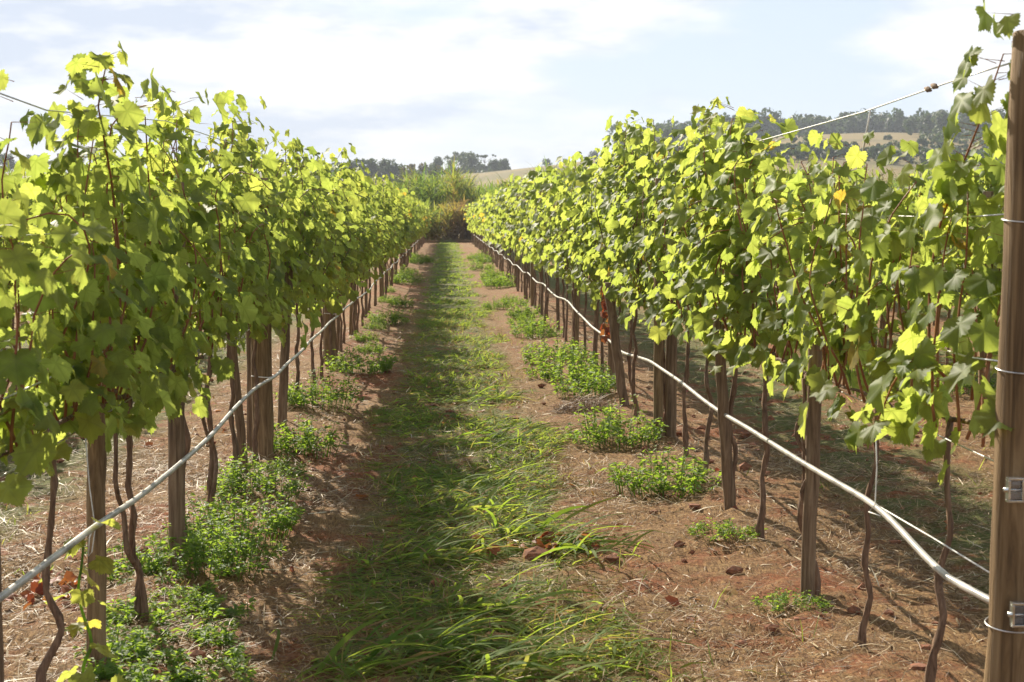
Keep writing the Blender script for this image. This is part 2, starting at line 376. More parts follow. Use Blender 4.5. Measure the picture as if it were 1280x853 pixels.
# country beyond the vineyard: dry grass and green scrub
far = mrange(sp.outputs[1], 92, 125)
nf = noise(.02, 4, .6); nf2 = noise(.3, 4, .6)
fcol = mixc(mrange(nf, .42, .6), (.25, .18, .075), (.17, .14, .06)); fcol = mixc(mrange(nf2, .5, .75, 0, .5), fcol, (.12, .12, .05))
c = mixc(far, c, fcol)
p = N(t, 'ShaderNodeBsdfPrincipled', i_Roughness=.9); K(c, p.inputs['Base Color']); p.inputs['Specular IOR Level'].default_value = .15
hgt = math_('ADD', math_('MULTIPLY', n_str, .6), math_('ADD', math_('MULTIPLY', n_fine, .5), math_('MULTIPLY', n_mid, 1.5)))
bu = N(t, 'ShaderNodeBump', i_Strength=.9, i_Distance=.03); K(hgt, bu.inputs['Height']); K(bu.outputs[0], p.inputs['Normal'])
K(p.outputs[0], out.inputs[0])
tag(Acc().add(V, T).obj('ground', mgd), kind='structure')

# ------------------------------------------------------------------ vines
XL, XR = -1.2, 1.5
ORD = ['', 'first', 'second', 'third', 'fourth', 'fifth', 'sixth', 'seventh', 'eighth', 'ninth', 'tenth', 'eleventh', 'twelfth']
def nth(i):
    if i < len(ORD): return ORD[i]
    return '%d%s' % (i, 'th' if 10 <= i % 100 <= 20 else {1: 'st', 2: 'nd', 3: 'rd'}.get(i % 10, 'th'))
def crooked(r_, p0, p1, n=7, amp=.03):
    u = np.linspace(0, 1, n)[:, None]; P = (1 - u) * np.array(p0) + u * np.array(p1)
    d = r_.normal(0, amp, (n, 3)) * np.maximum(0, np.sin(u * math.pi)) ** .5; d[:, 2] *= .3; P = P + d
    P = np.vstack([2 * P[0] - P[1], P, 2 * P[-1] - P[-2]]); Q = []          # smooth curve through the bends
    for i in range(1, n):
        for w_ in (0, .34, .67):
            a, b, c, e = P[i - 1:i + 3]
            Q.append(.5 * (2 * b + (c - a) * w_ + (2 * a - 5 * b + 4 * c - e) * w_ ** 2 + (3 * b - a - 3 * c + e) * w_ ** 3))
    Q.append(P[-2]); return np.array(Q)
def shoot_path(r_, p, d, length, step=.065, wander=.10, flop=0.0, xlim=.17):
    pts = [np.array(p, float)]; d = unit(np.array(d, float)); n = max(3, int(length / step)); side = r_.uniform(0, 6.28)
    out = np.array([math.cos(side), .35 * math.sin(side), 0.])
    for k in range(n):
        d = d + r_.normal(0, wander, 3)
        d[0] -= .35 * wander * 3 * pts[-1][0] / xlim
        if flop and k > n * .5: d = d + flop * (out * .35 + np.array([0, 0, -.42]))
        else: d[2] += .05
        d = unit(d); pts.append(pts[-1] + d * step)
    return np.array(pts)
def leaves_on(acc, path, r_, lod, base, t0=.08, dense=1.0, mat=0, pale=0.0, taper=.5, zmin=.86):
    n = len(path); i = np.arange(n)[(np.arange(n) / n > t0)]
    i = i[(r_.random(len(i)) < dense) & (path[i, 2] > zmin)]
    if not len(i): return
    u = i / n; az = np.where(i % 2 == 0, 0, math.pi) + r_.normal(0, .9, len(i))
    pet = np.stack([np.cos(az), np.sin(az), r_.uniform(-.1, .5, len(i))], -1); pl = r_.uniform(.04, .10, len(i))[:, None]
    P = path[i] + pet * pl; side = np.where(P[:, 0:1] >= 0, 1., -1.)
    Nn = pet * np.array([.7, .5, 0]) + np.stack([side[:, 0] * .45, 0 * u, r_.uniform(.15, .9, len(i))], -1) + r_.normal(0, .35, (len(i), 3))
    Tip = pet * .6 + np.array([0, 0, -.8]) + r_.normal(0, .35, (len(i), 3))
    sz = base * r_.uniform(.65, 1.2, len(i)) * (1 - taper * u ** 4)
    tint = np.clip(r_.beta(2.2, 2.6, len(i)) * .86 + .25 * u ** 4 + pale, 0, .93); tint[r_.random(len(i)) < .012] = 1
    add_leaves(acc, P, Nn, Tip, sz, lod, mat, r_, tint)
    if lod == 'hi':                                   # leaf stalks
        A = path[i]; w1 = unit(np.cross(P - A, np.array([.3, .2, 1.]))) * .0014; w2 = unit(np.cross(P - A, w1)) * .0014
        V = np.stack([A - w1, A + w1, P, A - w2, A + w2, P], 1).reshape(-1, 3); V[2::6] += w1; V[5::6] += w2
        k = (np.arange(len(A)) * 6)[:, None, None]; acc.add(V, (np.array([[0, 1, 2], [3, 4, 5]])[None] + k).reshape(-1, 3), 1)
    return P
def build_vine(seed, lod='hi', top=2.0, shoots=12, fill=170, base=.074, canes=False, length=1.12, thick=.20, extra=(), double=False, lean=None, trunk_r=.0135, skirt=16, label=None):
    r_ = np.random.default_rng(seed); zc = .90
    root = empty('grape_vine', (0, 0, 0), label, 'vine')
    tr = Acc(); lean = lean if lean is not None else r_.normal(0, .05, 2)
    path = crooked(r_, (0, 0, -.06), (lean[0] * .3, lean[1], zc), 9, .012)
    sides = {'hi': 8, 'mid': 5, 'lo': 4}[lod]
    path = path[:: {'hi': 1, 'mid': 2, 'lo': 3}[lod]] if lod != 'hi' else path; nr = len(path); rad = np.linspace(trunk_r * 1.15, trunk_r * .8, nr) * (1 + .6 * np.exp(-np.arange(nr) / (nr * .12))) * (1 + r_.normal(0, .06, nr))
    tube(tr, path, rad, sides, rough=.2 if lod == 'hi' else .06, r_=r_)
    if double:
        q = crooked(r_, (.03, -.02, -.04), (lean[0] * .3 - .05, lean[1] - .16, zc), 9, .022); tube(tr, q, rad[:len(q)] * .75, sides, rough=.1, r_=r_)
    tr.obj('trunk', M_bark, root)
    cd = Acc(); head = path[-1]
    for s in (-1, 1):
        q = crooked(r_, head, (r_.normal(0, .03), s * length * .52, zc + r_.uniform(-.02, .05)), 6, .015)
        q = q if lod == 'hi' else q[::3]; tube(cd, q, np.linspace(trunk_r * .75, trunk_r * .45, len(q)), max(4, sides - 2), rough=.08, r_=r_)
    fo = Acc(); P_all = []; cane_paths = []
    for k in range(shoots):
        y0 = (k + .5) / shoots * length - length / 2 + r_.normal(0, .03)
        L_ = (top - zc) * r_.uniform(.82, 1.08) + .06; fl = r_.uniform(.5, 1.1) if r_.random() < .22 else 0
        pth = shoot_path(r_, (r_.normal(0, .03), y0, zc), (r_.normal(0, .22), r_.normal(0, .18), 1), L_ * (1.15 if fl else 1), flop=fl)
        cane_paths.append(pth); q = leaves_on(fo, pth, r_, lod, base)
        if q is not None: P_all.append(pth)
    for pth in extra:
        pth = np.array(pth); cane_paths.append(pth); leaves_on(fo, pth, r_, lod, base * 1.05, t0=.15, taper=.3, zmin=.4); leaves_on(fo, pth + r_.normal(0, .02, 3), r_, lod, base * .85, t0=.2, dense=.9, taper=.3, zmin=.4); leaves_on(fo, pth + r_.normal(0, .02, 3), r_, lod, base * .7, t0=.3, dense=.7, taper=.2)
    if lod == 'hi': fill = int(fill * 1.1)
    if fill and P_all:
        A = np.concatenate(P_all); A = A[A[:, 2] > .86]; idx = r_.integers(0, len(A), fill)
        off = r_.normal(0, 1, (fill, 3)) * np.array([.085, .10, .08]); P = A[idx] + off
        P[:, 2] = np.where(P[:, 2] > top + .08, top - .1, P[:, 2])
        side = np.sign(P[:, 0] + r_.normal(0, .05, fill))
        Nn = np.stack([side * r_.uniform(.2, 1., fill), r_.normal(0, .45, fill), r_.uniform(.1, 1.0, fill)], -1)
        Tip = np.stack([side * .4, r_.normal(0, .45, fill), -r_.uniform(.4, 1.2, fill)], -1)
        add_leaves(fo, P, Nn, Tip, base * r_.uniform(.55, 1.15, fill), lod, 0, r_, np.where(r_.random(fill) < .012, 1., r_.beta(2.2, 2.6, fill) * .86))
    if skirt:
        P = np.stack([r_.normal(0, .16, skirt), r_.uniform(-.5, .5, skirt) * length, r_.uniform(.86, 1.0, skirt)], -1)
        side = np.sign(P[:, 0]); Nn = np.stack([side, r_.normal(0, .5, skirt), r_.uniform(0, .7, skirt)], -1)
        Tip = np.stack([side * .3, r_.normal(0, .4, skirt), -np.ones(skirt)], -1)
        add_leaves(fo, P, Nn, Tip, base * r_.uniform(.7, 1.15, skirt), lod, 0, r_, r_.uniform(0, .8, skirt))
    if canes:
        for pth in cane_paths:
            pth = pth[:max(4, int(len(pth) * .94))]; pth = pth[:4] if pth[-1, 2] < .8 and not len(extra) else pth; a = Acc(); tube(a, pth, np.linspace(.0055, .0022, len(pth)), 5, r_=r_); a.obj('cane', M_cane_wood, root)
    elif lod != 'lo':
        for pth in cane_paths: tube(cd, pth[::3], np.linspace(.0065, .003, len(pth[::3])), 3, caps=False, r_=r_)
    cd.obj('cordon', M_bark, root)
    fo.obj('foliage', [M_vine, M_cane_wood], root)
    return root

def loc_path(pts, X, base):   # pixel path on the row plane -> vine-local points, resampled every 6.5 cm
    P = np.array([on_x(a, b, X + dx) for a, b, dx in pts]) - np.array(base)
    d = np.concatenate([[0], np.cumsum(np.linalg.norm(np.diff(P, axis=0), axis=1))])
    s = np.arange(0, d[-1], .065); Q = np.stack([np.interp(s, d, P[:, k]) for k in range(3)], -1)
    return Q
L_near = [4.75, 5.5, 6.2, 7.2, 8.16, 9.1, 10.05, 11.05, 12.0, 13.0]
R_near = [4.8, 5.65, 6.5, 7.45, 8.3, 9.2, 10.15, 11.1, 12.1, 13.0]
Lb = lambda y: (XL, y, ggh(XL, y)); Rb = lambda y: (XR, y, ggh(XR, y))
VL = {  # left row: look of each near vine
 0: dict(top=1.5, shoots=9, fill=100, lean=(0, .12), trunk_r=.0105, label='grape vine with low sparse crown and thin bent trunk, nearest in the left row'),
 1: dict(top=1.98, shoots=12, fill=150, label='tall grape vine whose top shoots stand highest against the sky, left row',
         extra=[loc_path([(150, 330, .1), (140, 230, .1), (122, 130, .12), (132, 85, .12), (140, 62, .12)], XL, Lb(5.5)), loc_path([(190, 330, .08), (185, 210, .08), (180, 120, .1)], XL, Lb(5.5))]),
 2: dict(top=1.76, shoots=12, fill=170, double=True, label='grape vine with two thin trunks joined at the ground, left row before the dark post'),
 3: dict(top=2.12, shoots=12, fill=200, label='grape vine growing against the dark round post of the left row'),
 4: dict(top=1.74, shoots=11, fill=150, double=True, label='grape vine with a pair of slim trunks just past the dark left row post'),
 5: dict(top=2.1, shoots=12, fill=200, label='grape vine beside the leaning pale stake of the left row'),
}
VR = {
 0: dict(top=1.68, shoots=8, fill=35, lean=(.25, .10), trunk_r=.012, skirt=8, base=.08, label='grape vine with long red-brown cane climbing beside the thick foreground post',
         extra=[loc_path([(1160, 470, 0), (1162, 400, 0), (1162, 350, 0), (1175, 280, 0), (1200, 215, -.02), (1228, 145, -.02), (1245, 95, -.02), (1262, 45, -.02), (1275, 5, -.02)], XR, Rb(4.8)),
                loc_path([(1190, 480, .02), (1150, 440, -.1), (1120, 470, -.15), (1100, 520, -.18), (1085, 545, -.18)], XR, Rb(4.8)),
                loc_path([(1215, 500, .1), (1222, 420, .1), (1215, 330, .1), (1205, 260, .1)], XR, Rb(4.8))]),
 1: dict(top=1.76, shoots=9, fill=60, lean=(.1, -.08), trunk_r=.010, skirt=10, label='grape vine with very thin twig-like trunk and open crown, second behind the thick foreground post'),
 2: dict(top=1.78, shoots=10, fill=80, double=True, label='grape vine twisting round the grey stake below the right-hand crowns, third behind the foreground post'),
 3: dict(top=1.90, shoots=11, fill=100, label='grape vine with pale leaning trunk beyond the grey stake, fourth behind the foreground post'),
 4: dict(top=1.98, shoots=12, fill=180, label='grape vine tied to the dark leaning stake of the right row'),
 5: dict(top=2.06, shoots=12, fill=190, label='grape vine whose pointed shoots rise above the wooded hill, right row',
         extra=[loc_path([(930, 300, -.1), (915, 230, -.1), (912, 170, -.1), (918, 130, -.1)], XR, Rb(9.2)), loc_path([(885, 260, -.1), (880, 190, -.1), (882, 135, -.1)], XR, Rb(9.2))]),
}
def place(root, x, y, label, group, rz=0.):
    root.location = (x, y, ggh(x, y)); root.rotation_euler = (0, 0, rz); tag(root, label, 'vine', group); return root
ROWT = {'L': 'in the row left of the path', 'R': 'in the row right of the path'}
GRP = {'L': 'vines of the row left of the path', 'R': 'vines of the row right of the path'}
for side, near, look, X in (('L', L_near, VL, XL), ('R', R_near, VR, XR)):
    for i, y in enumerate(near):
        kw = dict(look.get(i, {})); lab = kw.pop('label', None)
        if i >= 6:
            kw.setdefault('top', [1.76, 2.1, 1.74, 2.08][i - 6] if side == 'L' else [2.10, 2.06, 2.14, 2.28][i - 6]); kw.setdefault('fill', 210)
        lab = lab or 'full leafy grape vine, %s from the near end %s' % (nth(i + 1), ROWT[side])
        v = build_vine(100 * (side == 'R') + i + 3, 'hi', canes=(i < 7), **kw)
        place(v, X + (0 if i < 6 else rng.normal(0, .03)), y, lab, GRP[side])
mid = [build_vine(500 + k, 'mid', top=[2.0, 2.08, 1.96, 2.12, 2.03, 2.06][k], fill=220, shoots=12) for k in range(6)]
low = [build_vine(600 + k, 'lo', top=[2.0, 2.07, 1.94, 2.1, 2.03][k], fill=170, shoots=10, base=.095) for k in range(5)]
used = {}
def next_copy(bank, k):
    o = bank[k]
    if id(o) in used: return copy_tree(o)
    used[id(o)] = 1; return o
def run_row(X, y0, y1, pitch, labeler, group, mid_to, dz=0):
    y = y0; i = 0
    while y < y1:
        bank = mid if y < mid_to else low
        v = next_copy(bank, int(rng.integers(0, len(bank))))
        lab = labeler(i, y)
        place(v, X + rng.normal(0, .04), y, lab[0], lab[1] or group, math.pi * int(rng.integers(0, 2)) + rng.normal(0, .05))
        v.scale = (1, 1, (rng.uniform(.90, 1.06) if X != XL else rng.uniform(.80, .89) if i % 2 == 0 else rng.uniform(.99, 1.07)) + dz)
        y += pitch * rng.uniform(.93, 1.07); i += 1
def lab_main(side, off):
    def f(i, y):
        if y < 32: return ('leafy grape vine, %s from the near end %s' % (nth(off + i + 1), ROWT[side]), None)
        return ('small distant grape vine merging into a hedge, far half of the %s row' % ('left' if side == 'L' else 'right'),
                'distant vines of the row %s of the path' % ('left' if side == 'L' else 'right'))
    return f
run_row(XL, 14.0, 88.5, 1.06, lab_main('L', 10), GRP['L'], 36)
run_row(XR, 14.0, 88.5, 1.06, lab_main('R', 10), GRP['R'], 36, .04)
def lab_second(txt, grp): return lambda i, y: (txt, grp)
run_row(XL - 2.7, 9.2, 50, 1.08, lab_second('grape vine of the second row, half hidden behind the row left of the path', 'vines of the second row on the left'), None, 30)
run_row(XR + 2.7, 6.6, 58, 1.08, lab_second('grape vine of the second row, half hidden behind the row right of the path', 'vines of the second row on the right'), None, 34)
run_row(XR + 5.4, 11.5, 42, 1.10, lab_second('grape vine of the third row, crown top showing over the right-hand rows', 'vines of the third row on the right'), None, 30)
# rows still farther off to both sides read as one mass of crowns
fo = Acc()
for X in (XL - 5.4, XL - 8.1, XL - 10.8, XR + 8.1, XR + 10.8, XR + 13.5, XR + 16.2):
    ys = np.arange(16, 86, 1.05); n = 90 * len(ys)
    y = rng.uniform(16, 86, n); x = X + rng.normal(0, .17, n); z = .85 + 1.2 * rng.beta(1.3, 1.05, n) + .1 * np.sin(y * 2.1) + gh(x, y)
    sd_ = np.sign(x - X)
    add_leaves(fo, np.stack([x, y, z], -1), np.stack([sd_ * .7, rng.normal(0, .4, n), rng.uniform(.1, 1, n)], -1),
               np.stack([sd_ * .3, rng.normal(0, .4, n), -np.ones(n)], -1), rng.uniform(.08, .13, n), 'lo', tint=rng.beta(2.2, 2.6, n) * .88)
    for yy in ys: tube(fo, [(X, yy, ggh(X, yy) - .05), (X + rng.normal(0, .04), yy + rng.normal(0, .04), .95)], [.024, .018], 4, mat=1)
tag(fo.obj('distant_vine_rows', [M_vine, M_bark]), kind='stuff')

# ------------------------------------------------------------------ posts and stakes
def build_post(name, x, y, h, r, lean=(0, 0), mat=None, label='', group=None, sides=14, seed=0, taper=.93):
    r_ = np.random.default_rng(seed + 900); z0 = ggh(x, y)
    root = tag(bpy.data.objects.new(name, None), label, 'post', group); COL.objects.link(root); root.location = (x, y, z0)
    a = Acc(); n = 12; u = np.linspace(0, 1, n)
    path = np.stack([lean[0] * u + r_.normal(0, .0025, n), lean[1] * u + r_.normal(0, .0025, n), -.15 + (h + .15) * u], -1)
    rad = r * (1 + (taper - 1) * u) * (1 + r_.normal(0, .012, n))
    rad = np.concatenate([rad, [rad[-1] * .93]]); path = np.vstack([path, path[-1] + np.array([0, 0, .006])])
    tube(a, path, rad, sides, rough=.018, r_=r_); return root, a
def post(*k, **kw):
    root, a = build_post(*k, **kw); mt = kw.get('mat') or M_post
    me = a.mesh('post', mt); o = link(k[0], me); o.location = root.location
    tag(o, root['label'], 'post', root.get('group')); bpy.data.objects.remove(root); return o
# thick foreground post at the right edge
Pb = on_x(1262, 853, 1.50); yb = 4.12
pt = on_y(1297, 42, yb); pbm = on_y(1262, 853, yb); slope = (pt[0] - pbm[0]) / (pt[2] - pbm[2])
xg = pbm[0] - slope * pbm[2]
ZB = ggh(xg, yb)
big = post('trellis_post', xg, yb, pt[2] - ZB, .066, lean=(slope * pt[2], .0), mat=M_bigpost, label='thick round wooden post in the right foreground, wires tied round it', sides=28, seed=1, taper=.97)
BIGX = lambda z: xg + slope * z
# its two clear insulators with a metal pin
for k, (a_, b_) in enumerate(((1270, 613), (1275, 769))):
    c_ = on_y(a_, b_, yb - .09); z = c_[2]
    m = Acc()
    def box(acc, cx, cy, cz, hx, hy, hz, bev=.25):
        import bmesh
        bm = bmesh.new(); bmesh.ops.create_cube(bm, size=2)
        for v in bm.verts: v.co = Vector((cx + v.co.x * hx, cy + v.co.y * hy, cz + v.co.z * hz))
        bmesh.ops.bevel(bm, geom=list(bm.edges), offset=min(hx, hy, hz) * bev, segments=2, affect='EDGES', profile=.6)
        bmesh.ops.triangulate(bm, faces=list(bm.faces)); bm.verts.index_update()
        acc.add([v.co[:] for v in bm.verts], [[v.index for v in f.verts] for f in bm.faces]); bm.free()
    cxl, czl = c_[0] - big.location[0], z - big.location[2]
    fr = Acc(); hw, hh = .021, .032
    for sx, sz, a1, a2 in ((0, 1, hw, .003), (0, -1, hw, .003), (1, 0, .003, hh - .0065), (-1, 0, .003, hh - .0065)):
        box(fr, cxl + sx * (hw - .003), -.083, czl + sz * (hh - .003), a1, .012, a2)
    o = fr.obj('clip_frame', M_clip, big, smooth=False)
    g = Acc(); box(g, cxl, -.083, czl, hw - .007, .009, hh - .007); g.obj('clip_window', M_clear, o)
    b = Acc(); tube(b, [(cxl - .03, -.085, czl), (cxl + .03, -.085, czl)], .006, 10); b.obj('pin', M_clip, o)
for z in (1.595 - ZB, 1.205 - ZB, .525 - ZB):            # turns of wire round the post
    th = np.linspace(0, 2 * math.pi, 40); a = Acc()
    tube(a, np.stack([slope * z + .0685 * np.cos(th), .0685 * np.sin(th), z + .006 * np.sin(th) - .01], -1), .0021, 6); a.obj('wire_loop', M_wire, big)

posts = [  # name, px of foot, X, y, height, radius, lean, material, label
 ('vine_stake', XL - .005, 4.24, 1.02, .028, (-.01, 0), M_stake, 'slim wooden stake at the very left edge of the left row'),
 ('trellis_post', XL + .0, 5.42, .90, .033, (.02, 0), M_post, 'reddish wooden post with a hanging twine loop, left row behind the pale seedling'),
 ('trellis_post', XL, 7.06, 1.7, .038, (.03, 0), M_stake, 'dark weathered post of the left row among green weeds'),
 ('vine_stake', XL, 9.6, 1.0, .028, (-.08, -.1), M_stake, 'pale stake leaning left beside the thick split post of the left row'),
 ('trellis_post', XL + .01, 10.4, 1.8, .068, (-.01, 0), M_post, 'thick brown post with hose tied round it, left row above leafy weeds'),
 ('trellis_post', XL - .1, 10.72, 1.8, .036, (0, 0), M_stake, 'dark narrow post standing close against the thick brown post of the left row'),
 ('vine_stake', XL, 11.6, 1.2, .034, (.06, .1), M_stake, 'grey stake leaning right, just past the thick brown post of the left row'),
 ('trellis_post', XL, 16.6, 1.8, .062, (0, 0), M_post, 'thick dark post where the hose is tied, left row behind the big weed clump'),
 ('trellis_post', XL - .06, 16.9, 1.7, .036, (0, 0), M_stake, 'narrow post hidden beside the thick dark post, left row behind the big weed clump'),
 ('vine_stake', XR - .02, 6.42, 1.6, .030, (.03, 0), M_stake, 'straight grey stake nearest the foreground post in the right row'),
 ('vine_stake', XR, 8.27, 1.0, .031, (-.09, -.05), M_stake, 'dark stake leaning left, right row past the pale leaning vine'),
 ('trellis_post', XR - .02, 11.05, 1.8, .036, (0, 0), M_post, 'upright brown post with a white strip, left one of the pair in the right row'),
 ('trellis_post', XR + .075, 11.1, 1.8, .042, (0, 0), M_stake, 'wide grey-brown post, right one of the touching pair in the right row'),
 ('vine_stake', XR - .05, 12.7, .98, .038, (-.15, .1), M_stake, 'dark stake leaning strongly left in the right row beyond the paired posts'),
 ('trellis_post', XR, 14.4, 1.6, .036, (0, 0), M_stake, 'dark post wrapped with red dry leaves in the right row'),
]
for k, (nm, x, y, h, r, ln, mt, lab) in enumerate(posts):
    post(nm, x, y, h, r, lean=ln, mat=mt, label=lab, group=None, seed=10 + k)
protoP = protoS = None
for side, X in (('left', XL), ('right', XR)):
    y = 18.4 if side == 'left' else 16.2; k = 0
    while y < 88:
        thick = k % 3 == 1
        lab = '%s wooden %s %s along the far part of the %s row' % ('thick' if thick else 'slim', 'post' if thick else 'stake', nth(k // 3 + 1 if thick else k - k // 3 - (1 if k % 3 == 2 else 0) + 1), side)
        if y > 36: lab = 'small dark wooden post in the far half of the row %s of the path' % side
        src = protoP if thick else protoS
        if src is None:
            o = post('trellis_post' if thick else 'vine_stake', X, y, 1.75, .044 if thick else .024, mat=M_post if thick else M_stake, label=lab, seed=60 + k, sides=8)
            if thick: protoP = o
            else: protoS = o
        else: o = src.copy(); COL.objects.link(o)
        xx = X + rng.normal(0, .03); o.location = (xx, y, ggh(xx, y)); o.rotation_euler = (rng.normal(0, .03), rng.normal(0, .03), rng.uniform(0, 6))
        tag(o, lab, 'post', 'posts in the far half of the %s row' % side if y > 36 else 'posts along the %s row' % side)
        y += rng.uniform(2.0, 3.4); k += 1
for X, rowname, y0, y1 in ((XL - 2.7, 'second row on the left', 9.6, 40), (XR + 2.7, 'second row on the right', 7.2, 40)):
    y = y0
    while y < y1:
        src = protoP if rng.random() < .35 else protoS; o = src.copy(); COL.objects.link(o)
        o.location = (X, y, ggh(X, y)); o.rotation_euler = (rng.normal(0, .03), rng.normal(0, .03), rng.uniform(0, 6))
        tag(o, 'wooden post among the trunks of the %s' % rowname, 'post', 'posts of the %s' % rowname); y += rng.uniform(2.4, 3.4)

# ------------------------------------------------------------------ wires, hoses, twine
def sagline(x, zf, y0, y1, step=.35, jx=.0):
    ys = np.arange(y0, y1, step) if y1 - y0 > step * 3 else np.linspace(y0, y1, 6)
    return np.stack([x + (rng.normal(0, jx, len(ys)) if jx else 0 * ys), ys, zf(ys) + gh(x, ys) * 0], -1)
def wire(path, r, label, mat=M_wire, name='trellis_wire', cat='wire', group=None, sides=6):
    a = Acc(); tube(a, path, r, sides); return tag(a.obj(name, mat), label, cat, group)
flat = lambda z, amp=.012, ph=0: (lambda y: z + amp * np.sin(y * 1.05 + ph) * np.exp(-y / 60))
x2 = BIGX(2.0)
def to_post(path, z, r=.0695):
    q = np.array([BIGX(z) - r * .6, yb + r * .8, z]); return np.vstack([q, path])
top_r = np.vstack([[BIGX(2.0) - .03, yb + .062, 2.0], on_x(1200, 98, XR + .02), on_x(1080, 140, XR), on_x(930, 182, XR), [XR, 12., 2.0], [XR, 30, 1.98], [XR, 88, 1.98]])
wire(top_r, .0026, 'top trellis wire of the right row, bare against the sky')
wire(to_post(sagline(XR, flat(1.60, .01), 4.6, 88), 1.60), .0022, 'bright trellis wire at eye height through the right row crowns')
wire(to_post(sagline(XR - .01, flat(1.20, .015, 1), 4.5, 88), 1.21), .0030, 'twisted shiny trellis wire at mid height of the right row')
wire(sagline(XR + .03, flat(.91, .006, 2), 3.9, 88), .0022, 'low trellis wire carrying the trunk heads of the right row')
wire(np.vstack([on_x(-60, 95, XL), on_x(58, 138, XL), [XL, 7., 2.0], [XL, 30, 1.97], [XL, 88, 1.97]]), .0024, 'top trellis wire of the left row, entering from the sky at left')
wire(sagline(XL + .02, flat(1.55, .01), 3.4, 88), .0022, 'trellis wire at eye height through the left row crowns')
wire(sagline(XL + .03, flat(1.13, .02, .6), 3.4, 88), .0030, 'twisted trellis wire at mid height of the left row')
wire(sagline(XL, flat(.90, .006), 3.4, 88), .0026, 'low trellis wire carrying the trunk heads of the left row')
def hose(ctrl, r, label):
    c_ = np.array(ctrl); d = c_[:, 1]; ys = np.concatenate([np.arange(d[0], 16, .12), np.arange(16, d[-1], .5)])
    from numpy import interp
    X_ = interp(ys, d, c_[:, 0]); Z_ = interp(ys, d, c_[:, 2])
    k = np.ones(5) / 5; Xs = np.convolve(np.pad(X_, 2, 'edge'), k, 'valid'); Zs = np.convolve(np.pad(Z_, 2, 'edge'), k, 'valid')
    wire(np.stack([Xs + .006 * np.sin(ys * 2.7), ys, Zs], -1), r, label, M_hose, 'irrigation_hose', 'hose', sides=10)
XH = XL + .07
lh = [on_x(-40, 778, XH), on_x(8, 745, XH), on_x(120, 655, XH), on_x(180, 618, XH), on_x(215, 590, XH), on_x(262, 545, XH), on_x(300, 505, XH), on_x(322, 482, XH), on_x(345, 470, XL + .11), on_x(400, 415, XH), on_x(440, 378, XH)]
for k, y in enumerate(np.arange(24, 88, 2.2)): lh.append(np.array([XH, y, .50 + (.05 if k % 2 else -.03)]))
hose(lh, .0105, 'grey irrigation hose slung along the trunks of the left row')
XG = XR - .045
rh = [np.array([BIGX(.5) + .03, yb + .03, .55]), on_x(1228, 752, XG), on_x(1190, 728, XG), on_x(1150, 692, XG), on_x(1100, 636, XG), on_x(1060, 612, XG), on_x(1000, 575, XG), on_x(960, 552, XG), on_x(905, 518, XG), on_x(850, 478, XG), on_x(815, 452, XG), on_x(780, 442, XG), on_x(745, 412, XG)]
for k, y in enumerate(np.arange(17, 88, 2.2)): rh.append(np.array([XG, y, .53 + (.06 if k % 2 else -.04)]))
hose(rh, .011, 'pale irrigation hose slung along the trunks of the right row')
# twine
wire(np.vstack([on_x(1095, 540, XG), on_x(1096, 585, XG), on_x(1094, 630, XG), on_x(1086, 640, XG - .02), on_x(1100, 645, XG - .02)]), .0022, 'white twine knotted to the hose below the right row crowns', M_string, 'twine', 'twine')
wire(np.vstack([on_x(1100, 634, XG + .02), on_x(1165, 672, XG + .02), on_x(1250, 724, XG + .02)]), .0024, 'white twine running from the hose knot to the foreground post', M_string, 'twine', 'twine')
wire(np.vstack([on_x(1088, 138, XR - .004), on_x(1083, 165, XR), on_x(1077, 200, XR)]), .003, 'short white twine hanging from the top wire of the right row', M_string, 'twine', 'twine')
yq = 5.36
wire(np.vstack([on_y(107, 548, yq), on_y(112, 610, yq), on_y(119, 660, yq), on_y(115, 690, yq), on_y(110, 696, yq), on_y(112, 672, yq), on_y(119, 655, yq)]), .0022, 'white twine loop hanging on the reddish post of the left row', M_string, 'twine', 'twine')
a = Acc()
for px_, py_ in ((1160, 112), (1168, 108)):
    c_ = on_x(px_, py_, XR); tube(a, [c_ + np.array([0, -.03, -.006]), c_, c_ + np.array([0, .03, .006])], [.004, .010, .004], 7)
tag(a.obj('wire_knot', M_stake), 'dark knot joining the top trellis wire near the foreground post', 'wire knot')
# hose ties round the thick left posts
for y, r in ((10.4, .071), (16.6, .065)):
    th = np.linspace(0, 2 * math.pi, 30); z = (.525 if y < 12 else .53) + ggh(XL, y)
    wire(np.stack([XL + .01 + r * np.cos(th), y + r * np.sin(th), z + .004 * np.sin(2 * th)], -1), .004,
         'white tie holding the hose round the %s' % ('thick brown post of the left row' if y < 12 else 'thick dark post farther along the left row'), M_string, 'hose_tie', 'tie')

